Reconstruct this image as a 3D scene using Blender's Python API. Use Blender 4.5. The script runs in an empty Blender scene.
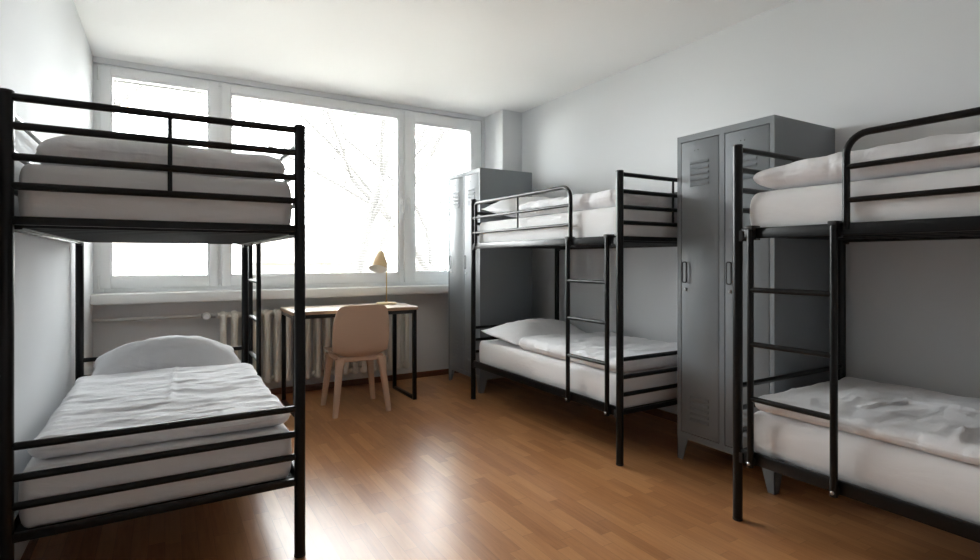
import bpy, bmesh, math, random
from mathutils import Vector, Matrix, noise

random.seed(7)
SC = bpy.context.scene
COL = SC.collection
PI = math.pi

# ------------------------------------------------------------------ materials
def new_mat(name):
    m = bpy.data.materials.new(name)
    m.use_nodes = True
    nt = m.node_tree
    b = nt.nodes['Principled BSDF']
    return m, nt, b

def N(nt, typ, **kw):
    n = nt.nodes.new(typ)
    for k, v in kw.items():
        if k in n.inputs:
            n.inputs[k].default_value = v
        else:
            setattr(n, k, v)
    return n

def L(nt, a, b):
    nt.links.new(a, b)

def math_node(nt, op, a, b=None):
    n = nt.nodes.new('ShaderNodeMath')
    n.operation = op
    for i, v in enumerate((a, b)):
        if v is None:
            continue
        if isinstance(v, (int, float)):
            n.inputs[i].default_value = v
        else:
            L(nt, v, n.inputs[i])
    return n.outputs[0]

def simple(name, col, rough=0.5, metal=0.0, bump=0.0, bscale=200.0, spec=0.5, var=0.0, vscale=3.0, sheen=0.0, bdist=0.002):
    m, nt, b = new_mat(name)
    b.inputs['Base Color'].default_value = (*col, 1)
    b.inputs['Roughness'].default_value = rough
    b.inputs['Metallic'].default_value = metal
    b.inputs['Specular IOR Level'].default_value = spec
    if sheen:
        b.inputs['Sheen Weight'].default_value = sheen
    tc = N(nt, 'ShaderNodeTexCoord')
    if var:
        n = N(nt, 'ShaderNodeTexNoise', Scale=vscale, Detail=4.0)
        L(nt, tc.outputs['Object'], n.inputs['Vector'])
        r = N(nt, 'ShaderNodeMapRange')
        r.inputs['To Min'].default_value = 1 - var
        r.inputs['To Max'].default_value = 1 + var
        L(nt, n.outputs['Fac'], r.inputs['Value'])
        mx = N(nt, 'ShaderNodeMix', data_type='RGBA', blend_type='MULTIPLY')
        mx.inputs[0].default_value = 1
        mx.inputs[6].default_value = (*col, 1)
        L(nt, r.outputs[0], mx.inputs[7])
        L(nt, mx.outputs[2], b.inputs['Base Color'])
    if bump:
        n = N(nt, 'ShaderNodeTexNoise', Scale=bscale, Detail=3.0)
        L(nt, tc.outputs['Object'], n.inputs['Vector'])
        bp = N(nt, 'ShaderNodeBump', Strength=bump, Distance=bdist)
        L(nt, n.outputs['Fac'], bp.inputs['Height'])
        L(nt, bp.outputs[0], b.inputs['Normal'])
    return m

def cloth(name, col, st, sc):
    m, nt, b = new_mat(name)
    b.inputs['Base Color'].default_value = (*col, 1)
    b.inputs['Roughness'].default_value = 0.85
    b.inputs['Specular IOR Level'].default_value = 0.2
    b.inputs['Sheen Weight'].default_value = 0.15
    tc = N(nt, 'ShaderNodeTexCoord')
    mp = N(nt, 'ShaderNodeMapping')
    mp.inputs['Scale'].default_value = sc
    L(nt, tc.outputs['Object'], mp.inputs['Vector'])
    n1 = N(nt, 'ShaderNodeTexNoise', Scale=1.6, Detail=5.0, Roughness=0.55, Distortion=0.5)
    L(nt, mp.outputs[0], n1.inputs['Vector'])
    n2 = N(nt, 'ShaderNodeTexNoise', Scale=420.0, Detail=1.0)
    L(nt, tc.outputs['Object'], n2.inputs['Vector'])
    b1 = N(nt, 'ShaderNodeBump', Strength=st, Distance=0.012)
    b2 = N(nt, 'ShaderNodeBump', Strength=0.25, Distance=0.0006)
    L(nt, n1.outputs['Fac'], b1.inputs['Height'])
    L(nt, n2.outputs['Fac'], b2.inputs['Height'])
    L(nt, b1.outputs[0], b2.inputs['Normal'])
    L(nt, b2.outputs[0], b.inputs['Normal'])
    return m

def floor_mat():
    m, nt, b = new_mat('oak_strip_laminate')
    tc = N(nt, 'ShaderNodeTexCoord')
    sp = N(nt, 'ShaderNodeSeparateXYZ')
    L(nt, tc.outputs['Object'], sp.inputs[0])
    W, LEN = 0.058, 0.36
    xr = math_node(nt, 'DIVIDE', sp.outputs[0], W)
    row = math_node(nt, 'FLOOR', xr)
    wn = N(nt, 'ShaderNodeTexWhiteNoise', noise_dimensions='1D')
    L(nt, row, wn.inputs['W'])
    off = math_node(nt, 'MULTIPLY', wn.outputs['Value'], 5.0)
    yr = math_node(nt, 'ADD', math_node(nt, 'DIVIDE', sp.outputs[1], LEN), off)
    cell = math_node(nt, 'FLOOR', yr)
    cv = N(nt, 'ShaderNodeCombineXYZ')
    L(nt, row, cv.inputs[0]); L(nt, cell, cv.inputs[1])
    wn2 = N(nt, 'ShaderNodeTexWhiteNoise', noise_dimensions='2D')
    L(nt, cv.outputs[0], wn2.inputs['Vector'])
    # grain, shifted from strip to strip
    mp = N(nt, 'ShaderNodeCombineXYZ')
    L(nt, math_node(nt, 'MULTIPLY', sp.outputs[0], 55.0), mp.inputs[0])
    L(nt, math_node(nt, 'ADD', math_node(nt, 'MULTIPLY', sp.outputs[1], 4.0), math_node(nt, 'MULTIPLY', wn2.outputs['Value'], 30.0)), mp.inputs[1])
    g = N(nt, 'ShaderNodeTexNoise', Scale=1.0, Detail=5.0, Roughness=0.6, Distortion=0.6)
    L(nt, mp.outputs[0], g.inputs['Vector'])
    fac = math_node(nt, 'ADD', math_node(nt, 'MULTIPLY', wn2.outputs['Value'], 0.38), math_node(nt, 'MULTIPLY', g.outputs['Fac'], 0.64))
    cr = N(nt, 'ShaderNodeValToRGB')
    cr.color_ramp.elements[0].position = 0.15
    cr.color_ramp.elements[0].color = (0.33, 0.135, 0.050, 1)
    cr.color_ramp.elements[1].position = 0.85
    cr.color_ramp.elements[1].color = (0.60, 0.305, 0.132, 1)
    e = cr.color_ramp.elements.new(0.5); e.color = (0.48, 0.222, 0.089, 1)
    L(nt, fac, cr.inputs[0])
    # thin dark seams
    fx = math_node(nt, 'FRACT', xr); fy = math_node(nt, 'FRACT', yr)
    sx = math_node(nt, 'LESS_THAN', math_node(nt, 'MINIMUM', fx, math_node(nt, 'SUBTRACT', 1.0, fx)), 0.012)
    sy = math_node(nt, 'LESS_THAN', math_node(nt, 'MINIMUM', fy, math_node(nt, 'SUBTRACT', 1.0, fy)), 0.003)
    seam = math_node(nt, 'MAXIMUM', sx, sy)
    mx = N(nt, 'ShaderNodeMix', data_type='RGBA', blend_type='MIX')
    L(nt, math_node(nt, 'MULTIPLY', seam, 0.45), mx.inputs[0])
    L(nt, cr.outputs[0], mx.inputs[6])
    mx.inputs[7].default_value = (0.12, 0.05, 0.022, 1)
    L(nt, mx.outputs[2], b.inputs['Base Color'])
    b.inputs['Roughness'].default_value = 0.30
    b.inputs['Specular IOR Level'].default_value = 0.6
    bp = N(nt, 'ShaderNodeBump', Strength=0.12, Distance=0.001)
    L(nt, g.outputs['Fac'], bp.inputs['Height'])
    L(nt, bp.outputs[0], b.inputs['Normal'])
    return m

def wood(name, c0, c1, scale=(3, 40, 40), rough=0.45):
    m, nt, b = new_mat(name)
    tc = N(nt, 'ShaderNodeTexCoord')
    mp = N(nt, 'ShaderNodeMapping'); mp.inputs['Scale'].default_value = scale
    L(nt, tc.outputs['Object'], mp.inputs[0])
    g = N(nt, 'ShaderNodeTexNoise', Scale=1.0, Detail=5.0, Distortion=0.5)
    L(nt, mp.outputs[0], g.inputs['Vector'])
    cr = N(nt, 'ShaderNodeValToRGB')
    cr.color_ramp.elements[0].color = (*c0, 1); cr.color_ramp.elements[1].color = (*c1, 1)
    cr.color_ramp.elements[0].position = 0.3; cr.color_ramp.elements[1].position = 0.7
    L(nt, g.outputs['Fac'], cr.inputs[0]); L(nt, cr.outputs[0], b.inputs['Base Color'])
    b.inputs['Roughness'].default_value = rough
    return m

def glass_mat():
    m, nt, b = new_mat('window_glass')
    nt.nodes.remove(b)
    out = nt.nodes['Material Output']
    t = N(nt, 'ShaderNodeBsdfTransparent'); t.inputs[0].default_value = (0.97, 0.98, 0.975, 1)
    g = N(nt, 'ShaderNodeBsdfGlossy'); g.inputs['Roughness'].default_value = 0.02
    f = N(nt, 'ShaderNodeFresnel'); f.inputs['IOR'].default_value = 1.45
    mx = N(nt, 'ShaderNodeMixShader')
    L(nt, f.outputs[0], mx.inputs[0]); L(nt, t.outputs[0], mx.inputs[1]); L(nt, g.outputs[0], mx.inputs[2])
    L(nt, mx.outputs[0], out.inputs[0])
    return m

M = dict(
    wall=simple('grey_wall_paint', (0.705, 0.720, 0.735), 0.75, bump=0.25, bscale=55, var=0.015, vscale=2.0, spec=0.35),
    ceil=simple('white_ceiling_paint', (0.86, 0.86, 0.855), 0.9, bump=0.1, bscale=60),
    floor=floor_mat(),
    skirt=wood('brown_skirting', (0.11, 0.045, 0.022), (0.18, 0.075, 0.035)),
    pvc=simple('white_window_plastic', (0.87, 0.885, 0.89), 0.35),
    seal=simple('grey_rubber_seal', (0.33, 0.34, 0.345), 0.6),
    sill=simple('white_sill_laminate', (0.84, 0.845, 0.84), 0.35),
    glass=glass_mat(),
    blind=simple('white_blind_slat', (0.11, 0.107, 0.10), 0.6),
    black=simple('black_powder_coat', (0.005, 0.005, 0.005), 0.30, spec=0.30, bump=0.05, bscale=500, bdist=0.0004),
    slat=simple('matte_black_slat', (0.012, 0.012, 0.013), 0.65, spec=0.2),
    blackcap=simple('black_plastic', (0.010, 0.010, 0.011), 0.5),
    steel=simple('steel_bolt', (0.45, 0.45, 0.46), 0.35, metal=1.0),
    sheet=cloth('white_cotton_sheet', (0.82, 0.815, 0.82), 0.35, (2.5, 2.5, 7)),
    duvet=cloth('white_cotton_duvet', (0.85, 0.85, 0.87), 0.8, (4, 9, 7)),
    locker=simple('grey_locker_enamel', (0.190, 0.210, 0.228), 0.46, bump=0.03, bscale=90, spec=0.5),
    handle=simple('dark_grey_plastic', (0.03, 0.033, 0.036), 0.6, spec=0.3),
    radi=simple('cream_radiator_enamel', (0.78, 0.75, 0.68), 0.45),
    pipe=simple('white_pipe_paint', (0.66, 0.66, 0.64), 0.45),
    desk=wood('pale_birch_top', (0.74, 0.62, 0.50), (0.80, 0.69, 0.57), (30, 3, 30), 0.4),
    edge=wood('plywood_edge', (0.42, 0.27, 0.17), (0.50, 0.33, 0.21), (3, 30, 90), 0.5),
    chair=simple('beige_pink_plastic', (0.62, 0.44, 0.325), 0.55, bump=0.08, bscale=300, var=0.03, vscale=120, bdist=0.0006),
    lamp=simple('cream_lamp_enamel', (0.72, 0.52, 0.28), 0.4),
    lampin=simple('white_lamp_inside', (0.85, 0.84, 0.82), 0.5),
    brass=simple('brass', (0.72, 0.52, 0.26), 0.28, metal=1.0),
    bark=simple('dark_wet_bark', (0.027, 0.025, 0.0235), 0.9, bump=0.5, bscale=30, bdist=0.02),
    stucco=simple('brown_render', (0.10, 0.09, 0.075), 0.9, var=0.05, vscale=0.5),
    roof=simple('dark_roof_tile', (0.08, 0.07, 0.06), 0.9, var=0.1, vscale=2),
    ground=simple('pale_gravel_ground', (0.50, 0.48, 0.43), 0.95, var=0.15, vscale=0.6),
    outglass=simple('dull_window_pane', (0.06, 0.06, 0.065), 0.3),
)

# ------------------------------------------------------------------ mesh helpers
class MB:
    def __init__(s):
        s.bm = bmesh.new()

    def box(s, x0, x1, y0, y1, z0, z1, bev=0.0, seg=2):
        vs = [s.bm.verts.new((x, y, z)) for x in (x0, x1) for y in (y0, y1) for z in (z0, z1)]
        fs = [(0, 1, 3, 2), (4, 6, 7, 5), (0, 4, 5, 1), (2, 3, 7, 6), (0, 2, 6, 4), (1, 5, 7, 3)]
        faces = [s.bm.faces.new([vs[i] for i in f]) for f in fs]
        if bev > 0:
            es = list({e for f in faces for e in f.edges})
            bmesh.ops.bevel(s.bm, geom=es, offset=bev, segments=seg, affect='EDGES', profile=0.5)
        return s

    def prism(s, pts, axis, a0, a1):
        """closed polygon pts (2D) extruded along axis"""
        def P(p, a):
            return {'x': (a, p[0], p[1]), 'y': (p[0], a, p[1]), 'z': (p[0], p[1], a)}[axis]
        A = [s.bm.verts.new(P(p, a0)) for p in pts]
        B = [s.bm.verts.new(P(p, a1)) for p in pts]
        n = len(pts)
        s.bm.faces.new(A[::-1]); s.bm.faces.new(B)
        for i in range(n):
            s.bm.faces.new((A[i], A[(i + 1) % n], B[(i + 1) % n], B[i]))
        return s

    def tube(s, pts, r, seg=14, caps=True):
        """tube along a polyline, r a number or list; parallel-transported frame"""
        pts = [Vector(p) for p in pts]
        n = len(pts)
        rs = r if isinstance(r, (list, tuple)) else [r] * n
        tg = []
        for i in range(n):
            a = pts[max(i - 1, 0)]; b = pts[min(i + 1, n - 1)]
            tg.append((b - a).normalized())
        up = Vector((0, 0, 1)) if abs(tg[0].z) < 0.9 else Vector((1, 0, 0))
        u = tg[0].cross(up).normalized()
        rings = []
        for i in range(n):
            u = (u - tg[i] * u.dot(tg[i])).normalized()
            v = tg[i].cross(u)
            rings.append([s.bm.verts.new(pts[i] + (u * math.cos(2 * PI * k / seg) + v * math.sin(2 * PI * k / seg)) * rs[i]) for k in range(seg)])
        for i in range(n - 1):
            for k in range(seg):
                s.bm.faces.new((rings[i][k], rings[i][(k + 1) % seg], rings[i + 1][(k + 1) % seg], rings[i + 1][k]))
        if caps:
            s.bm.faces.new(rings[0][::-1]); s.bm.faces.new(rings[-1])
        return s

    def lathe(s, prof, mat=None, seg=32, cap=True):
        """profile [(r,z)] turned about local z, then transformed by mat"""
        mat = mat or Matrix()
        rings = []
        for r, z in prof:
            rings.append([s.bm.verts.new(mat @ Vector((r * math.cos(2 * PI * k / seg), r * math.sin(2 * PI * k / seg), z))) for k in range(seg)])
        for i in range(len(prof) - 1):
            for k in range(seg):
                s.bm.faces.new((rings[i][k], rings[i][(k + 1) % seg], rings[i + 1][(k + 1) % seg], rings[i + 1][k]))
        if cap:
            s.bm.faces.new(rings[0][::-1]); s.bm.faces.new(rings[-1])
        return s

    def build(s, name, mat, parent=None, sharp=35, recalc=True, loc=None):
        if recalc:
            bmesh.ops.recalc_face_normals(s.bm, faces=s.bm.faces[:])
        lim = math.radians(sharp)
        for f in s.bm.faces:
            f.smooth = True
        for e in s.bm.edges:
            if len(e.link_faces) == 2 and e.calc_face_angle(0) > lim:
                e.smooth = False
        me = bpy.data.meshes.new(name)
        s.bm.to_mesh(me); s.bm.free()
        me.materials.append(mat)
        o = bpy.data.objects.new(name, me)
        COL.objects.link(o)
        if parent is not None:
            o.parent = parent
        if loc is not None:
            o.location = loc
        return o

def tag(o, label=None, cat=None, group=None, kind=None):
    if label: o['label'] = label
    if cat: o['category'] = cat
    if group: o['group'] = group
    if kind: o['kind'] = kind
    return o

def empty(name, loc=(0, 0, 0), rz=0.0):
    o = bpy.data.objects.new(name, None)
    o.empty_display_size = 0.1
    COL.objects.link(o)
    o.location = loc
    o.rotation_euler = (0, 0, rz)
    return o

def copy_tree(o, parent=None):
    c = o.copy()
    COL.objects.link(c)
    if parent is not None:
        c.parent = parent
    for ch in [x for x in bpy.data.objects if x.parent == o]:
        copy_tree(ch, c)
    return c

def box_obj(name, mat, x0, x1, y0, y1, z0, z1, bev=0.0, parent=None):
    return MB().box(x0, x1, y0, y1, z0, z1, bev).build(name, mat, parent)

# ------------------------------------------------------------------ room shell
XL, XR = -0.455, 3.118
YW, YB = 4.93, -1.6
ZC = 2.65
WT = 0.16            # wall thickness
def struct(o): o['kind'] = 'structure'; return o

struct(box_obj('floor', M['floor'], XL - WT, XR + WT, YB - WT, YW + WT, -0.12, 0))
struct(box_obj('ceiling', M['ceil'], XL - WT, XR + WT, YB - WT, YW + WT, ZC, ZC + 0.15))
struct(box_obj('wall_left', M['wall'], XL - WT, XL, YB - WT, YW + WT, 0, ZC))
struct(box_obj('wall_right', M['wall'], XR, XR + WT, YB - WT, YW + WT, 0, ZC))
struct(box_obj('wall_back', M['wall'], XL, XR, YB - WT, YB, 0, ZC))
wb = MB()
wb.box(XL, XR, YW, YW + WT, 0, 0.895)
wb.box(XL, XR, YW, YW + WT, 2.607, ZC)
wb.box(2.85, XR, YW, YW + WT, 0.895, 2.607)
struct(wb.build('wall_front', M['wall']))
struct(box_obj('wall_column', M['wall'], 2.885, XR, 4.585, YW, 0, ZC))

struct(box_obj('baseboard_front', M['skirt'], XL, 2.885, YW - 0.014, YW, 0, 0.055, 0.003))
struct(box_obj('baseboard_right', M['skirt'], XR - 0.014, XR, YB, 4.585, 0, 0.055, 0.003))
struct(box_obj('baseboard_left', M['skirt'], XL, XL + 0.010, YB, YW - 0.014, 0, 0.055, 0.003))

# sill board
s = MB(); s.box(XL, 2.885, 4.745, YW + 0.03, 0.828, 0.903, 0.006, 3)
struct(s.build('trim_1', M['sill']))

# fixed window frame
FX0, FX1, FZ0, FZ1 = XL, 2.85, 0.895, 2.607
fr = MB()
fy0, fy1 = 4.952, 5.03
fr.box(FX0, FX0 + 0.065, fy0, fy1, FZ0, FZ1, 0.003)
fr.box(FX1 - 0.075, FX1, fy0, fy1, FZ0, FZ1, 0.003)
fr.box(FX0 + 0.065, FX1 - 0.075, fy0, fy1, FZ0, FZ0 + 0.055, 0.003)
fr.box(FX0 + 0.065, FX1 - 0.075, fy0, fy1, FZ1 - 0.04, FZ1, 0.003)
fr.box(0.345, 0.425, fy0, fy1, FZ0 + 0.055, FZ1 - 0.04, 0.003)
fr.box(1.94, 2.02, fy0, fy1, FZ0 + 0.055, FZ1 - 0.04, 0.003)
struct(fr.build('trim_2', M['pvc']))

# sashes: (x0,x1, glass x0,x1, glass z0,z1, hinge side, handle side)
SZ0, SZ1 = 0.935, 2.590
sashes = [(-0.412, 0.372, -0.337, 0.295, 1.032, 2.517, 'L', None),
          (0.398, 1.970, 0.476, 1.918, 1.032, 2.510, None, 'R'),
          (1.986, 2.792, 2.104, 2.716, 1.044, 2.482, None, 'L')]
for i, (x0, x1, gx0, gx1, gz0, gz1, hinge, hand) in enumerate(sashes):
    w = empty('window_%d' % (i + 1), ((x0 + x1) / 2, 4.97, SZ0))
    w['kind'] = 'structure'
    ox, oy, oz = w.location
    def B(m, a0, a1, b0, b1, c0, c1, bev=0.0):
        m.box(a0 - ox, a1 - ox, b0 - oy, b1 - oy, c0 - oz, c1 - oz, bev)
    ya, yb = 4.930, 5.005
    b_ = 0.012      # glazing bead
    m = MB()
    B(m, x0, gx0 - b_, ya, yb, SZ0, SZ1, 0.004)
    B(m, gx1 + b_, x1, ya, yb, SZ0, SZ1, 0.004)
    B(m, gx0 - b_, gx1 + b_, ya, yb, SZ0, gz0 - b_, 0.004)
    B(m, gx0 - b_, gx1 + b_, ya, yb, gz1 + b_, SZ1, 0.004)
    m.build('sash', M['pvc'], w)
    m = MB()
    B(m, gx0 - b_, gx0, ya + 0.012, yb - 0.01, gz0 - b_, gz1 + b_)
    B(m, gx1, gx1 + b_, ya + 0.012, yb - 0.01, gz0 - b_, gz1 + b_)
    B(m, gx0, gx1, ya + 0.012, yb - 0.01, gz0 - b_, gz0)
    B(m, gx0, gx1, ya + 0.012, yb - 0.01, gz1, gz1 + b_)
    m.build('glazing_bead', M['pvc'], w)
    m = MB()
    B(m, gx0, gx1, 4.972, 4.976, gz0, gz1)
    m.build('pane', M['glass'], w)
    if hinge:
        for hz in (2.53, 0.985):
            m = MB()
            m.tube([(x0 - 0.010 - ox, 4.926 - oy, hz - 0.05 - oz), (x0 - 0.010 - ox, 4.926 - oy, hz + 0.05 - oz)], 0.008)
            m.build('hinge', M['sill'], w)
    if hand:
        hx = (gx1 + x1) / 2 + 0.010 if hand == 'R' else (gx0 + x0) / 2 - 0.022
        hz = 1.72
        m = MB()
        B(m, hx - 0.013, hx + 0.013, 4.920, 4.931, hz - 0.035, hz + 0.035, 0.004)
        m.tube([(hx - ox, 4.922 - oy, hz - oz), (hx - ox, 4.892 - oy, hz - oz)], 0.009)
        B(m, hx - 0.010, hx + 0.010, 4.884, 4.900, hz - 0.115, hz + 0.014, 0.005)
        m.build('window_handle', M['sill'], w)

# slatted blinds hanging outside the panes
bl_lab = ['white slatted blind outside the narrow left window pane',
          'white slatted blind outside the wide middle window pane',
          'white slatted blind outside the right window pane beside the locker']
for i, (x0, x1, gx0, gx1, gz0, gz1, _, _) in enumerate(sashes):
    e = empty('window_blind', ((gx0 + gx1) / 2, 5.075, gz0 - 0.04))
    tag(e, bl_lab[i], 'blind', 'window blinds')
    hw = (gx1 - gx0) / 2 + 0.03
    hh = gz1 - gz0 + 0.08
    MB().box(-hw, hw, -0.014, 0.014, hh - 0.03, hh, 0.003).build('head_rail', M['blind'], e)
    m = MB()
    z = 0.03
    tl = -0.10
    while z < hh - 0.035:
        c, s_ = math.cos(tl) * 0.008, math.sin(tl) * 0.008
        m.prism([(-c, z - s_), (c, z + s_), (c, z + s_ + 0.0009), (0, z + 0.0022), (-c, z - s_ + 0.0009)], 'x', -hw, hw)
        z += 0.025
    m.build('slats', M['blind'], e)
    MB().box(-hw, hw, -0.010, 0.010, 0.0, 0.012, 0.002).build('bottom_rail', M['blind'], e)
    nl = 2 if hw < 0.5 else 3
    for k in range(nl):
        x = -hw + 2 * hw * (k + 0.5) / nl
        MB().tube([(x, -0.0095, 0.01), (x, -0.0095, hh - 0.02)], 0.0007, 6).build('ladder_cord', M['blind'], e)

# ------------------------------------------------------------------ bunk beds
BW, BL = 0.87, 1.69
def make_bed(name, loc, rz, sy, label, ups, lows, yl, y0):
    """local x: 0 aisle side .. BW wall side ; local y: 0 ladder end .. BL other end (times sy)"""
    root = empty(name, loc, rz)
    tag(root, label, 'bunk bed', 'bunk beds')
    bk = M['black']
    def P(x, y, z): return (x, sy * y, z)
    def bx(m, x0, x1, y0, y1, z0, z1, bev=0.0):
        ya, yb = sorted((sy * y0, sy * y1))
        m.box(x0, x1, ya, yb, z0, z1, bev)
    for x in (0, BW):
        for y in (0, BL):
            p = MB().tube([P(x, y, 0.004), P(x, y, ups[0] + 0.013)], 0.0205, 24)
            po = p.build('post', bk, root)
            c = MB().lathe([(0.019, 0), (0.0215, 0.002), (0.0215, 0.010)], Matrix.Translation(P(x, y, 0.0)), 24)
            c.build('foot_cap', M['blackcap'], po)
            c = MB().lathe([(0.0215, 0), (0.0215, 0.005), (0.018, 0.008)], Matrix.Translation(P(x, y, ups[0] + 0.012)), 24)
            c.build('top_cap', M['blackcap'], po)
    # end panels
    for y in (0, BL):
        for z in ups:
            MB().tube([P(0.015, y, z), P(BW - 0.015, y, z)], 0.0125).build('end_rail', bk, root)
        MB().tube([P(BW / 2, y, ups[3]), P(BW / 2, y, ups[0])], 0.0075).build('end_bar', bk, root)
        for z in lows:
            MB().tube([P(0.015, y, z), P(BW - 0.015, y, z)], 0.0125).build('end_rail', bk, root)
        for z in (1.272, 0.292):
            m = MB(); bx(m, 0.012, BW - 0.012, y - 0.011, y + 0.011, z - 0.0135, z + 0.0135, 0.004)
            m.build('cross_rail', bk, root)
    # side frames: L-section rails
    for z0, z1 in ((1.242, 1.288), (0.270, 0.322)):
        for x, d in ((0, 1), (BW, -1)):
            m = MB()
            bx(m, x - 0.009, x + 0.009, 0.018, BL - 0.018, z0, z1, 0.004)
            bx(m, min(x, x + d * 0.035), max(x, x + d * 0.035), 0.03, BL - 0.03, z0 + 0.004, z0 + 0.009)
            m.build('side_rail', bk, root)
        # slatted base
        m = MB()
        nsl = 13
        for k in range(nsl):
            y = 0.07 + (BL - 0.14) * k / (nsl - 1)
            bx(m, 0.010, BW - 0.010, y - 0.042, y + 0.042, z0 + 0.009, z0 + 0.019, 0.003)
        m.build('slat_base', M['slat'], root)
        for x in (0, BW):
            for y, d in ((0, 1), (BL, -1)):
                m = MB()
                sx = 1 if x == 0 else -1
                bx(m, x - 0.014, x + 0.014, min(y, y + d * 0.034), max(y, y + d * 0.034), z0 - 0.010, z0 + 0.036, 0.003)
                m.build('corner_bracket', M['blackcap'], root)
    # aisle guard rail: hoop rounded at the ladder side
    gx = -0.006
    R = 0.075
    y1, zt = BL - 0.055, 1.613
    path = [P(gx, y0, 1.262)]
    for k in range(9):
        a = PI - (PI / 2) * k / 8
        path.append(P(gx, y0 + R + R * math.cos(a), zt - R + R * math.sin(a)))
    path += [P(gx, y1 - 0.02, zt)]
    for k in range(5):
        a = PI / 2 - (PI / 2) * k / 4
        path.append(P(gx, y1 - 0.02 + 0.02 * math.cos(a), zt - 0.02 + 0.02 * math.sin(a)))
    path += [P(gx, y1, 1.262)]
    g = MB().tube(path, 0.0130, 14)
    hoop = g.build('guard_hoop', bk, root)
    for z in (1.495, 1.372):
        MB().tube([P(gx, y0, z), P(gx, y1 + 0.04, z)], 0.0105).build('guard_rail', bk, root)
    MB().tube([P(gx, 1.02, 1.372), P(gx, 1.02, zt)], 0.0065).build('guard_bar', bk, root)
    # wall-side guard rails
    for z in (1.613, 1.495, 1.372):
        MB().tube([P(BW, 0.0, z), P(BW, BL, z)], 0.0105).build('guard_rail', bk, root)
    # ladder
    lad = MB()
    lx = -0.023
    for y in yl:
        MB().tube([P(lx, y, 0.262), P(lx, y, 1.285)], 0.0135).build('ladder_stile', bk, root)
        m = MB()
        bx(m, lx - 0.014, 0.020, y - 0.017, y + 0.017, 1.279, 1.297, 0.003)
        bx(m, 0.010, 0.020, y - 0.017, y + 0.017, 1.236, 1.290)
        bx(m, lx + 0.008, -0.008, y - 0.015, y + 0.015, 1.236, 1.285)
        m.build('ladder_hook', M['blackcap'], root)
        m = MB()
        bx(m, lx, -0.006, y - 0.014, y + 0.014, 0.268, 0.300, 0.003)
        m.build('ladder_clip', M['blackcap'], root)
        m = MB().lathe([(0.0075, 0), (0.0075, 0.003), (0.004, 0.006)], Matrix.Translation(P(lx - 0.012, y, 0.278)) @ Matrix.Rotation(-PI / 2, 4, 'Y'), 12)
        m.build('bolt', M['steel'], root)
    for z in (1.022, 0.790, 0.556):
        MB().tube([P(lx, yl[0], z), P(lx, yl[1], z)], 0.0115).build('ladder_rung', bk, root)
    lad.bm.free()
    return root

make_bed('bunk_bed', (0.450, 3.885, 0), PI, 1, 'black metal bunk bed along the left wall, its foot end nearest, opposite the lockers',
         (1.653, 1.565, 1.469, 1.379), (0.574, 0.476, 0.388), (0.085, 0.440), 0.425)
make_bed('bunk_bed', (2.190, 2.246, 0), 0, 1, 'black metal bunk bed along the right wall between the two grey lockers',
         (1.633, 1.538, 1.450, 1.362), (0.590, 0.490, 0.391), (0.078, 0.430), 0.425)
make_bed('bunk_bed', (2.178, 1.506, 0), 0, -1, 'black metal bunk bed cut off by the right edge of the photo',
         (1.640, 1.550, 1.460, 1.372), (0.592, 0.492, 0.392), (0.076, 0.415), 0.450)

# ------------------------------------------------------------------ bedding
def spaced(n, r, ln):
    """0..1 samples, denser within r of both ends"""
    e = min(r / ln, 0.45)
    k = max(5, n // 6)
    a = [e * (1 - math.cos(PI / 2 * i / k)) for i in range(k)]
    mid = [e + (1 - 2 * e) * i / n for i in range(n + 1)]
    return a + mid + [1 - t for t in a[::-1]]

def fractal(x, y, s, oct=4):
    return noise.fractal(Vector((x, y, s)), 1.0, 2.0, oct)

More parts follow.
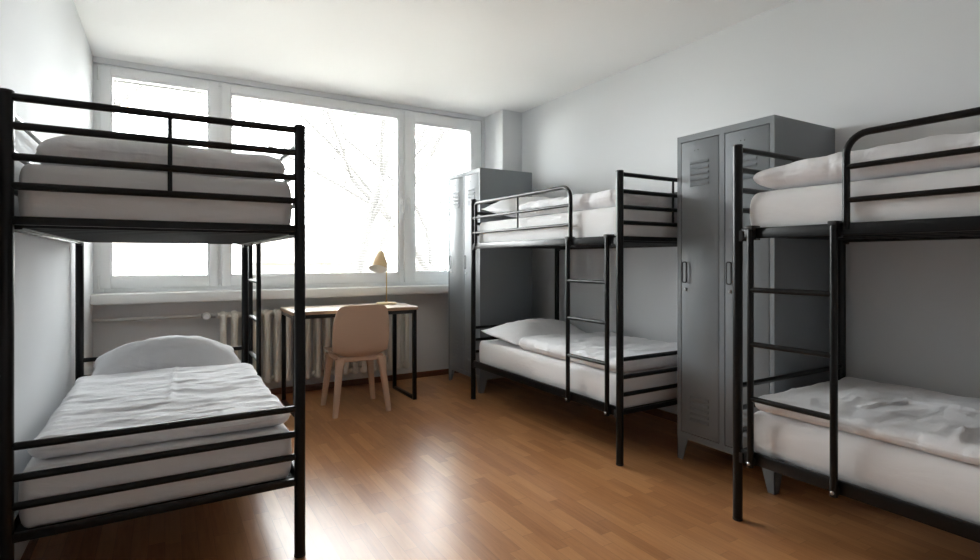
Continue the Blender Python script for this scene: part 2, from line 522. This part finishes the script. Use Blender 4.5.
def pad(name, mat, x0, x1, y0, y1, zb, th, r, p=2.0, n=(40, 60), amp=0.004, wf=(4, 9), seed=0.0, rc=0.03, topf=None, edge_amp=0.004, creases=(), parent=None, sharp=180):
    """soft closed body: zb(x,y) underside, th(u,v) thickness; rim rounded over r"""
    cx, cy = (x0 + x1) / 2, (y0 + y1) / 2
    lx, ly = x1 - x0, y1 - y0
    us, vs = spaced(n[0], r, lx), spaced(n[1], r, ly)
    bm = bmesh.new()
    top, bot = {}, {}
    def prof(d):
        t = min(max(d / r, 0.0), 1.0)
        return (1 - (1 - t) ** p) ** (1 / p)
    for i, u in enumerate(us):
        for j, v in enumerate(vs):
            x, y = u * lx, v * ly
            f = prof(min(x, lx - x)) * prof(min(y, ly - y))
            # round the plan corners
            qx, qy = x, y
            dx, dy = min(x, lx - x), min(y, ly - y)
            if dx < rc and dy < rc:
                a, b = 1 - dx / rc, 1 - dy / rc
                a2, b2 = a * math.sqrt(1 - b * b / 2), b * math.sqrt(1 - a * a / 2)
                qx = rc * (1 - a2) if x < lx / 2 else lx - rc * (1 - a2)
                qy = rc * (1 - b2) if y < ly / 2 else ly - rc * (1 - b2)
            wx, wy = x0 + qx, y0 + qy
            ea = edge_amp
            wx += ea * fractal(wx * 6, wy * 6, seed + 11) * (1 if 0 < u < 1 else 1.6)
            wy += ea * fractal(wx * 6, wy * 6, seed + 23) * (1 if 0 < v < 1 else 1.6)
            T = th(u, v)
            base = zb(wx, wy)
            w = amp * fractal(wx * wf[0], wy * wf[1], seed) + amp * 0.9 * (abs(fractal(wx * wf[0] * 0.7 + 5, wy * wf[1] * 0.6, seed + 3, 3)) * -2 + 0.5)
            for (ax, ay, bx_, by_, cw, ch) in creases:
                jit = 0.010 * fractal(wx * 5, wy * 5, seed + 2)
                ex, ey = bx_ - ax, by_ - ay
                tt = min(1, max(0, ((wx - ax) * ex + (wy - ay) * ey) / (ex * ex + ey * ey)))
                d = math.hypot(wx - ax - ex * tt + jit, wy - ay - ey * tt + jit)
                w += ch * math.exp(-(d / cw) ** 2)
            mid = base + T / 2
            zt = mid + T / 2 * f + w * min(1, f * 1.2)
            top[i, j] = bm.verts.new((wx - cx, wy - cy, zt))
            if 0 < i < len(us) - 1 and 0 < j < len(vs) - 1:
                bot[i, j] = bm.verts.new((wx - cx, wy - cy, mid - T / 2 * f))
            else:
                bot[i, j] = top[i, j]
    for i in range(len(us) - 1):
        for j in range(len(vs) - 1):
            bm.faces.new((top[i, j], top[i + 1, j], top[i + 1, j + 1], top[i, j + 1]))
            q = [bot[i, j], bot[i, j + 1], bot[i + 1, j + 1], bot[i + 1, j]]
            q = list(dict.fromkeys(q))
            if len(q) >= 3:
                try: bm.faces.new(q)
                except ValueError: pass
    for f in bm.faces: f.smooth = True
    me = bpy.data.meshes.new(name)
    bmesh.ops.recalc_face_normals(bm, faces=bm.faces[:])
    bm.to_mesh(me); bm.free()
    me.materials.append(mat)
    o = bpy.data.objects.new(name, me)
    COL.objects.link(o)
    o.location = (cx, cy, 0)
    if parent: o.parent = parent
    return o

def mattress(x0, x1, y0, y1, z0, z1, seed, label, r=0.040):
    o = pad('mattress', M['sheet'], x0, x1, y0, y1, lambda x, y: z0, lambda u, v: z1 - z0, r, 3.2 if r < 0.05 else 2.5, (26, 44), 0.002, (3, 5), seed, r + 0.005, edge_amp=0.002)
    return tag(o, label, 'mattress', 'mattresses')

ZU0, ZU1 = 1.2635, 1.460
ZL0, ZL1 = 0.2925, 0.487
b1 = (-0.402, 0.432, 2.220, 3.860)
b2 = (2.214, 3.034, 2.272, 3.912)
b3 = (2.196, 3.022, -0.158, 1.488)
mattress(*b1, ZU0, ZU1, 1.0, 'white sheeted mattress on the top bunk of the left bed')
mattress(*b1, ZL0, ZL1, 2.0, 'white sheeted mattress on the bottom bunk of the left bed')
mattress(*b2, ZU0, ZU1, 3.0, 'white sheeted mattress on the top bunk of the bed between the lockers')
mattress(*b2, ZL0, ZL1, 4.0, 'white sheeted mattress on the bottom bunk of the bed between the lockers')
mattress(*b3, ZU0, 1.448, 5.0, 'white sheeted mattress on the top bunk at the right edge of the photo', 0.055)
mattress(*b3, ZL0, ZL1, 6.0, 'white sheeted mattress on the bottom bunk at the right edge of the photo', 0.055)

def duvet(x0, x1, y0, y1, zb, th, r, seed, label, amp=0.007, wf=(4, 10), creases=(), rc=0.05, ea=0.012, p=2.0, n=(90, 140)):
    o = pad('duvet', M['duvet'], x0, x1, y0, y1, zb, th, r, p, n, amp, wf, seed, rc, edge_amp=ea, creases=creases)
    return tag(o, label, 'duvet', 'white duvets')

# left bed, lower: flat duvet with a folded front edge
duvet(-0.385, 0.428, 2.262, 3.44, lambda x, y: ZL1 + 0.005 + 0.012 * max(0, (y - 3.1) / 0.4),
      lambda u, v: 0.062 + 0.012 * math.exp(-((v - 0.03) / 0.05) ** 2), 0.045, 10.0,
      'white duvet spread flat on the bottom bunk of the left bed', amp=0.009, wf=(3.2, 11),
      creases=((0.02, 2.70, 0.05, 3.40, 0.012, 0.006),))
# left bed, upper: folded thick duvet at the foot end
duvet(-0.372, 0.412, 2.262, 2.95, lambda x, y: ZU1 + 0.005,
      lambda u, v: (0.118 - 0.016 * u) * min(1, 0.72 + 2.2 * u), 0.075, 20.0,
      'white folded duvet lying on the top bunk of the left bed', amp=0.008, wf=(3, 6), ea=0.02)
# middle bed
duvet(2.222, 3.030, 2.280, 3.34, lambda x, y: ZL1 + 0.005, lambda u, v: 0.088, 0.05, 30.0,
      'white duvet on the bottom bunk of the bed between the lockers', amp=0.010, wf=(3.5, 8), ea=0.012)
duvet(2.226, 3.028, 2.280, 3.36, lambda x, y: ZU1 + 0.005, lambda u, v: 0.104, 0.06, 40.0,
      'white duvet on the top bunk of the bed between the lockers', amp=0.010, wf=(3.5, 8), ea=0.014)
# right bed
duvet(2.196, 3.018, -0.02, 1.462, lambda x, y: ZL1 + 0.005, lambda u, v: 0.066, 0.05, 50.0,
      'white duvet on the bottom bunk at the right edge of the photo', amp=0.008, wf=(3.5, 6), ea=0.012,
      creases=((2.40, 1.11, 2.72, 1.08, 0.013, 0.010), (2.72, 1.08, 2.70, 0.3, 0.013, 0.010), (2.22, 0.74, 2.38, 0.78, 0.013, 0.010), (2.38, 0.78, 2.45, 0.74, 0.013, 0.010)))
duvet(2.196, 3.016, 0.02, 1.470, lambda x, y: 1.448 + 0.005, lambda u, v: 0.108 + 0.025 * (1 - v), 0.12, 60.0,
      'white puffy duvet on the top bunk at the right edge of the photo', amp=0.010, wf=(3, 6), ea=0.014, p=2.1)

def pillow(cx, cy, z, lx, ly, t, rot, seed, label):
    o = pad('pillow', M['duvet'], -lx / 2, lx / 2, -ly / 2, ly / 2, lambda x, y: 0, lambda u, v: t * (0.55 + 0.45 * math.sin(PI * u) ** 0.6 * math.sin(PI * v) ** 0.6) ,
            min(lx, ly) * 0.5, 1.9, (36, 30), 0.010, (5, 5), seed, 0.02, edge_amp=0.014)
    o.location = (cx, cy, z)
    o.rotation_euler = rot
    return tag(o, label, 'pillow', 'white pillows')

pillow(0.020, 3.655, ZL1 + 0.022, 0.70, 0.38, 0.200, (0.16, 0, 0), 70.0, 'white pillow on the bottom bunk of the left bed')
pillow(2.610, 3.610, ZL1 + 0.014, 0.78, 0.50, 0.17, (0.10, 0, 0.02), 80.0, 'white pillow on the bottom bunk of the bed between the lockers')
pillow(2.600, 3.640, ZU1 + 0.030, 0.78, 0.48, 0.175, (0.13, 0, -0.03), 90.0, 'white pillow on the top bunk of the bed between the lockers')

# ------------------------------------------------------------------ lockers
def make_locker(loc, w, d, h, leg, label):
    """front faces -x at local x=0; local y 0..w ; depth to +x"""
    root = empty('locker', loc)
    tag(root, label, 'locker', 'grey metal lockers')
    k = h / 1.862
    mt = M['locker']
    m = MB()
    t = 0.002
    fx = 0.016                      # door recess depth
    # carcass: sides, top, bottom, back and front frame
    m.box(0, d, 0, 0.012, leg, h, 0.0015)
    m.box(0, d, w - 0.012, w, leg, h, 0.0015)
    m.box(0.0005, d - 0.0005, 0.012, w - 0.012, h - 0.014, h - 0.0005)
    m.box(0.0005, d - 0.0005, 0.012, w - 0.012, leg + 0.0005, leg + 0.014)
    m.box(d - 0.006, d - 0.0005, 0.012, w - 0.012, leg + 0.014, h - 0.014)
    fb, ft = leg + 0.036, h - 0.036
    st = 0.026
    m.box(0.0005, 0.02, 0.012, st, leg + 0.014, h - 0.014)
    m.box(0.0005, 0.02, w - st, w - 0.012, leg + 0.014, h - 0.014)
    m.box(0.0005, 0.02, w / 2 - 0.016, w / 2 + 0.016, leg + 0.014, h - 0.014)
    for a, b in ((st, w / 2 - 0.016), (w / 2 + 0.016, w - st)):
        m.box(0.0005, 0.02, a, b, leg + 0.014, fb)
        m.box(0.0005, 0.02, a, b, ft, h - 0.014)
    m.build('body', mt, root)
    g = 0.0035
    for (a, b) in ((st + g, w / 2 - 0.016 - g), (w / 2 + 0.016 + g, w - st - g)):
        m = MB()
        m.box(0.001, 0.018, a, b, fb + g, ft - g, 0.003)
        cy = (a + b) / 2
        vw = 0.060
        for base in (1.566 * k, 0.240 * k):
            for q in range(5):
                z = base + 0.031 * q * k
                # pressed louvre: a hooded wedge
                m.prism([(0.0012, z), (-0.0075, z + 0.002), (-0.0065, z + 0.006), (0.0012, z + 0.018)], 'y', cy - vw, cy + vw)
        door = m.build('door', mt, root, sharp=25)
        hy = b - 0.030
        hz = 1.080 * k
        m = MB()
        hp = []
        for s0, s1, a0 in ((1, 1, 0), (-1, 1, 1), (-1, -1, 2), (1, -1, 3)):
            for q in range(4):
                an = PI / 2 * (a0 + q / 3)
                hp.append((-0.010, hy + s0 * 0.005 + 0.009 * math.cos(an), hz + s1 * 0.049 + 0.009 * math.sin(an)))
        hp.append(hp[0])
        m.tube(hp, 0.0034, 8, caps=False)
        m.build('handle', M['handle'], door)
        m = MB().lathe([(0.009, 0), (0.009, 0.004), (0.0065, 0.006)], Matrix.Translation((0.001, hy, hz - 0.098)) @ Matrix.Rotation(-PI / 2, 4, 'Y'), 16)
        m.build('lock', M['steel'], door)
        m = MB()
        for q in (-0.011, 0.011):
            m.lathe([(0.003, 0), (0.003, 0.0015)], Matrix.Translation((0.001, cy + 0.02 + q, 1.768 * k)) @ Matrix.Rotation(-PI / 2, 4, 'Y'), 10)
        m.build('rivets', M['handle'], door)
    # tapered sheet-metal legs
    for x0, sx in ((0.002, 1), (d - 0.002, -1)):
        for y0, s_ in ((0.001, 1), (w - 0.001, -1)):
            m = MB()
            wt, wbm = 0.068, 0.036
            th = 0.004
            pts = [(y0, 0), (y0 + s_ * wbm, 0), (y0 + s_ * wt, leg - 0.012), (y0 + s_ * wt, leg + 0.002), (y0, leg + 0.002)]
            m.prism(pts, 'x', x0, x0 + sx * th)
            pts = [(x0, 0), (x0 + sx * wbm, 0), (x0 + sx * wt, leg - 0.012), (x0 + sx * wt, leg + 0.002), (x0, leg + 0.002)]
            m.prism(pts, 'y', y0, y0 + s_ * th)
            m.build('leg', mt, root)
    return root

make_locker((2.560, 1.570, 0), 0.590, 0.554, 1.862, 0.125, 'tall grey two-door metal locker between the two right bunk beds')
make_locker((2.330, 4.068, 0), 0.608, 0.548, 1.948, 0.110, 'tall grey two-door metal locker in the far corner beside the window')

# ------------------------------------------------------------------ radiator
def radiator():
    root = empty('radiator', (0.37, 4.835, 0))
    tag(root, 'cream cast-iron column radiator under the window sill', 'radiator')
    def section(x):
        m = MB()
        z0, z1 = 0.125, 0.742
        for yy in (-0.052, 0.052):
            m.tube([(x, yy, z0 + 0.03), (x, yy, z0 + 0.09), (x, yy, (z0 + z1) / 2), (x, yy, z1 - 0.09), (x, yy, z1 - 0.03)], [0.026, 0.0215, 0.0205, 0.0215, 0.026], 12)
        for zz, sg in ((z0 + 0.035, -1), (z1 - 0.035, 1)):
            path = [(x, -0.056 + 0.112 * q / 8, zz + sg * 0.004 * math.sin(PI * q / 8)) for q in range(9)]
            m.tube(path, [0.020] + [0.030] * 7 + [0.020], 14)
            m.tube([(x - 0.041, 0, zz), (x + 0.041, 0, zz)], 0.024, 14)
        return m
    first = section(0).build('radiator_section', M['radi'], root)
    first.location = (0.03, 0, 0)
    for q in range(1, 20):
        c = first.copy(); COL.objects.link(c); c.parent = root
        c.location = (0.03 + 0.0815 * q, 0, 0)
    # feed pipe from the left wall, valve and thermostat head
    zz = 0.708
    MB().tube([(-0.824, 0.02, zz), (-0.115, 0.02, zz)], 0.0135, 14).build('feed_pipe', M['pipe'], root)
    m = MB().tube([(-0.125, 0.02, zz), (-0.075, 0.02, zz), (-0.02, 0, zz - 0.004)], [0.018, 0.021, 0.016], 14)
    m.build('valve', M['steel'], root)
    m = MB().lathe([(0.018, 0), (0.029, 0.006), (0.029, 0.05), (0.022, 0.062)], Matrix.Translation((-0.090, 0.01, zz)) @ Matrix.Rotation(PI / 2, 4, 'X'), 20)
    m.build('thermostat_head', M['sill'], root)
    MB().tube([(-0.824, 0.02, 0.165), (-0.01, 0.0, 0.165)], 0.0125, 14).build('return_pipe', M['pipe'], root)
    MB().box(0.60, 0.637, -0.094, -0.070, 0.555, 0.655, 0.004).build('heat_meter', M['sill'], root)
    for xx in (0.25, 1.35):
        MB().box(xx - 0.012, xx + 0.012, 0.02, 0.0945, 0.128, 0.146).build('wall_bracket', M['radi'], root)
        MB().box(xx - 0.012, xx + 0.012, 0.02, 0.0945, 0.690, 0.708).build('wall_bracket', M['radi'], root)
radiator()

# ------------------------------------------------------------------ desk
def desk():
    X0, X1, Y0, Y1 = 0.800, 1.790, 4.150, 4.650
    cx, cy = (X0 + X1) / 2, (Y0 + Y1) / 2
    root = empty('desk', (cx, cy, 0))
    tag(root, 'narrow pale wood desk on black metal frames under the window', 'desk')
    hx, hy = (X1 - X0) / 2, (Y1 - Y0) / 2
    zt = 0.768
    top = MB().box(-hx + 0.0005, hx - 0.0005, -hy + 0.0005, hy - 0.0005, zt - 0.006, zt, 0.001).build('desktop', M['desk'], root)
    MB().box(-hx, hx, -hy, hy, zt - 0.026, zt - 0.006, 0.001).build('desktop_edge', M['edge'], top)
    q = 0.030
    for sx in (-1, 1):
        x0 = sx * (hx - 0.008) - (q if sx > 0 else 0)
        m = MB()
        for yy in (-hy + 0.008, hy - 0.008 - q):
            m.box(x0, x0 + q, yy, yy + q, 0, zt - 0.026, 0.002)
        m.box(x0, x0 + q, -hy + 0.008 + q, hy - 0.008 - q, 0, q * 0.8, 0.002)
        m.box(x0, x0 + q, -hy + 0.008 + q, hy - 0.008 - q, zt - 0.026 - q, zt - 0.026, 0.002)
        m.build('leg_frame', M['black'], root)
    for yy in (-hy + 0.008, hy - 0.008 - q):
        MB().box(-hx + 0.008 + q, hx - 0.008 - q, yy + 0.002, yy + q - 0.002, zt - 0.026 - q, zt - 0.026, 0.002).build('top_rail', M['black'], root)
desk()

# ------------------------------------------------------------------ chair
def chair():
    root = empty('chair', (1.272, 4.175, 0), math.radians(-2))
    tag(root, 'beige pink plastic shell chair pushed up to the desk', 'chair')
    mt = M['chair']
    # shell: profile (y,z, half width, side curl) from the seat front to the top of the back
    prof = [(0.235, 0.418, 0.150, 0.000), (0.225, 0.436, 0.185, 0.004), (0.195, 0.446, 0.203, 0.010), (0.10, 0.443, 0.213, 0.020), (0.00, 0.434, 0.216, 0.028),
            (-0.09, 0.424, 0.214, 0.034), (-0.160, 0.422, 0.210, 0.038), (-0.200, 0.440, 0.208, 0.040), (-0.218, 0.490, 0.214, 0.042), (-0.228, 0.580, 0.219, 0.042),
            (-0.235, 0.660, 0.214, 0.038), (-0.241, 0.730, 0.204, 0.032), (-0.245, 0.775, 0.192, 0.026), (-0.248, 0.803, 0.174, 0.020), (-0.2495, 0.814, 0.135, 0.012), (-0.250, 0.818, 0.095, 0.006)]
    bm = bmesh.new()
    NU = 16
    rows = []
    n = len(prof)
    for i, (y, z, hw, cl) in enumerate(prof):
        a = prof[max(i - 1, 0)]; b = prof[min(i + 1, n - 1)]
        ty, tz = b[0] - a[0], b[1] - a[1]
        l = math.hypot(ty, tz); ty /= l; tz /= l
        ny, nz = tz, -ty          # towards the sitter
        if nz < 0 and abs(nz) > abs(ny): ny, nz = -ny, -nz
        row = []
        for k in range(NU + 1):
            u = -1 + 2 * k / NU
            c = cl * abs(u) ** 2.6 * 1.3
            row.append(bm.verts.new((u * hw, y + ny * c, z + nz * c)))
        rows.append(row)
    for i in range(n - 1):
        for k in range(NU):
            bm.faces.new((rows[i][k], rows[i][k + 1], rows[i + 1][k + 1], rows[i + 1][k]))
    bmesh.ops.recalc_face_normals(bm, faces=bm.faces[:])
    for f in bm.faces: f.smooth = True
    me = bpy.data.meshes.new('seat_shell'); bm.to_mesh(me); bm.free(); me.materials.append(mt)
    o = bpy.data.objects.new('seat_shell', me); COL.objects.link(o); o.parent = root
    md = o.modifiers.new('thick', 'SOLIDIFY'); md.thickness = 0.011; md.offset = 0
    md = o.modifiers.new('soft', 'SUBSURF'); md.levels = 1; md.render_levels = 1
    # under-frame ring
    m = MB()
    m.box(-0.165, 0.165, -0.185, -0.150, 0.392, 0.432, 0.010, 3)
    m.box(-0.165, 0.165, 0.150, 0.185, 0.392, 0.432, 0.010, 3)
    m.box(-0.175, -0.140, -0.16, 0.16, 0.392, 0.432, 0.010, 3)
    m.box(0.140, 0.175, -0.16, 0.16, 0.392, 0.432, 0.010, 3)
    m.build('under_frame', mt, root)
    for sx in (-1, 1):
        for sy in (-1, 1):
            m = MB()
            tp = Vector((sx * 0.155, sy * 0.160, 0.416)); ft = Vector((sx * 0.202, sy * 0.205, 0.0))
            bm = m.bm
            rings = []
            for t in (0.0, 0.06, 0.14, 0.3, 0.6, 1.0):
                c = tp.lerp(ft, t)
                h = {0.0: 0.036, 0.06: 0.034, 0.14: 0.030, 0.3: 0.0255, 0.6: 0.022, 1.0: 0.018}[t]
                ring = []
                for k in range(16):
                    a = 2 * PI * k / 16
                    ca, sa = math.cos(a), math.sin(a)
                    e = 0.55
                    ring.append(bm.verts.new((c.x + h * math.copysign(abs(ca) ** e, ca), c.y + h * math.copysign(abs(sa) ** e, sa), c.z)))
                rings.append(ring)
            for i in range(len(rings) - 1):
                for k in range(16):
                    bm.faces.new((rings[i][k], rings[i][(k + 1) % 16], rings[i + 1][(k + 1) % 16], rings[i + 1][k]))
            bm.faces.new(rings[0]); bm.faces.new(rings[-1][::-1])
            m.build('leg', mt, root, sharp=50)
chair()

# ------------------------------------------------------------------ desk lamp
def lamp():
    zt = 0.768
    root = empty('desk_lamp', (1.645, 4.50, zt))
    tag(root, 'cream gooseneck lamp with brass stem standing on the desk', 'lamp')
    MB().lathe([(0.078, 0), (0.088, 0.003), (0.088, 0.012), (0.083, 0.016), (0.012, 0.018), (0.012, 0.03)], None, 40).build('base', M['lamp'], root)
    path = [(0, 0, 0.018), (0, 0, 0.15), (0, 0, 0.33)]
    for k in range(1, 9):
        a = PI * 0.62 * k / 8
        path.append((-0.055 + 0.055 * math.cos(a), 0, 0.33 + 0.095 * math.sin(a)))
    MB().tube(path, 0.0048, 12).build('stem', M['brass'], root)
    # shade: tapered cone, opening down and to the left
    tip = Vector((-0.050, 0.0, 0.452)); mouth = Vector((-0.096, -0.062, 0.306))
    ax = (mouth - tip); ln = ax.length
    rot = ax.to_track_quat('Z', 'Y').to_matrix().to_4x4()
    mat = Matrix.Translation(tip) @ rot
    pr = [(0.004, -0.004), (0.018, 0.0), (0.027, 0.007), (0.034, 0.028), (0.049, 0.075), (0.064, 0.120), (0.076, ln)]
    inn = [(r - 0.002, z + 0.0005) for r, z in pr[::-1]][:-1]
    sh = MB().lathe(pr, mat, 40, cap=False).build('lamp_shade', M['lamp'], root)
    MB().lathe([(0.076, ln)] + inn + [(0.002, 0.002)], mat, 40, cap=False).build('shade_lining', M['lampin'], sh)
    MB().lathe([(0.006, -0.012), (0.010, -0.010), (0.010, 0.002)], mat, 16).build('shade_knob', M['brass'], sh)
lamp()

# ------------------------------------------------------------------ outside the window
GZ = -5.5
g = MB().box(-70, 90, 8.5, 140, GZ - 0.3, GZ); tag(struct(g.build('ground', M['ground'])), None)

def house(x0, x1, y0, y1, h, rh, label):
    e = empty('house', ((x0 + x1) / 2, (y0 + y1) / 2, GZ)); tag(e, label, 'house', 'houses beyond the window')
    hx, hy = (x1 - x0) / 2, (y1 - y0) / 2
    MB().box(-hx, hx, -hy, hy, 0, h).build('wall', M['stucco'], e)
    MB().prism([(-hy - 0.4, h), (hy + 0.4, h), (0, h + rh)], 'x', -hx - 0.4, hx + 0.4).build('roof', M['roof'], e)
    nx = int((x1 - x0) / 3)
    for i in range(nx):
        for z in (1.0, 3.8):
            if z + 1.5 < h:
                cx = -hx + (i + 0.5) * 2 * hx / nx
                MB().box(cx - 0.5, cx + 0.5, -hy - 0.03, -hy + 0.05, z, z + 1.4).build('house_window', M['outglass'], e)
house(-16, 1, 38, 48, 6.0, 3.4, 'pale house with a pitched roof far outside, behind the left pane')
house(6, 22, 46, 56, 6.4, 3.4, 'pale house with a pitched roof far outside, behind the wide pane')

def tree(base, height, seed, label, lean):
    rnd = random.Random(seed)
    m = MB()
    def branch(p, d, ln, r, depth):
        pts = [p.copy()]; rs = [r]
        nseg = 7
        bend = Vector((rnd.uniform(-1, 1), rnd.uniform(-0.5, 0.5), rnd.uniform(-0.5, 0.6))) * 0.16
        for k in range(nseg):
            d = (d + bend + Vector((rnd.uniform(-.1, .1), rnd.uniform(-.1, .1), rnd.uniform(-.08, .1)))).normalized()
            p = p + d * ln / nseg
            pts.append(p.copy()); rs.append(r * (1 - 0.55 * (k + 1) / nseg))
            if depth < 3 and k >= 1 and rnd.random() < (0.62 if depth else 0.8):
                sd = (d + Vector((rnd.uniform(-1.1, 1.1), rnd.uniform(-0.7, 0.7), rnd.uniform(-0.3, 0.7)))).normalized()
                branch(p.copy(), sd, ln * rnd.uniform(0.45, 0.7), rs[-1] * 0.6, depth + 1)
        m.tube(pts, rs, 7, caps=True)
    branch(Vector((0, 0, 0)), Vector((lean, 0, 1)).normalized(), height, 0.27, 0)
    o = m.build('bare_tree', M['bark'], None, sharp=180)
    o.location = (base[0], base[1], GZ)
    return tag(o, label, 'tree', 'bare trees beyond the window')
tree((3.9, 15.0), 11.0, 5, 'bare branching tree outside behind the wide pane', 0.06)
tree((-0.6, 12.5), 9.5, 12, 'bare branching tree outside behind the left pane', 0.05)
tree((11.6, 20.0), 11.5, 21, 'bare branching tree outside behind the right pane', -0.15)

# ------------------------------------------------------------------ light, camera, view
wd = bpy.data.worlds.new('World'); SC.world = wd
wd.use_nodes = True
bg = wd.node_tree.nodes['Background']
bg.inputs['Color'].default_value = (0.96, 0.985, 1.0, 1)
bg.inputs['Strength'].default_value = 5.0

ld = bpy.data.lights.new('window_portal', 'AREA'); ld.shape = 'RECTANGLE'
ld.size = 3.35; ld.size_y = 1.75
ld.cycles.is_portal = True
lo = bpy.data.objects.new('window_portal', ld); COL.objects.link(lo)
lo.location = (1.2, 5.13, 1.75); lo.rotation_euler = (-PI / 2, 0, 0)

cd = bpy.data.cameras.new('camera')
cam = bpy.data.objects.new('camera', cd); COL.objects.link(cam)
cd.sensor_width = 36; cd.sensor_fit = 'HORIZONTAL'
cd.lens = 544 / 980 * 36
cd.shift_y = -20 / 980
cd.clip_start = 0.02
cam.location = (0, 0, 1.15)
cam.rotation_euler = (PI / 2, 0, -math.atan(325 / 544))
SC.camera = cam

SC.view_settings.view_transform = 'Standard'
SC.view_settings.look = 'None'
SC.view_settings.gamma = 1.0
SC.view_settings.use_curve_mapping = False
SC.view_settings.exposure = 2.68
SC.cycles.use_denoising = True
SC.cycles.max_bounces = 16
SC.cycles.diffuse_bounces = 10
SC.cycles.transparent_max_bounces = 16
SC.cycles.sample_clamp_indirect = 10
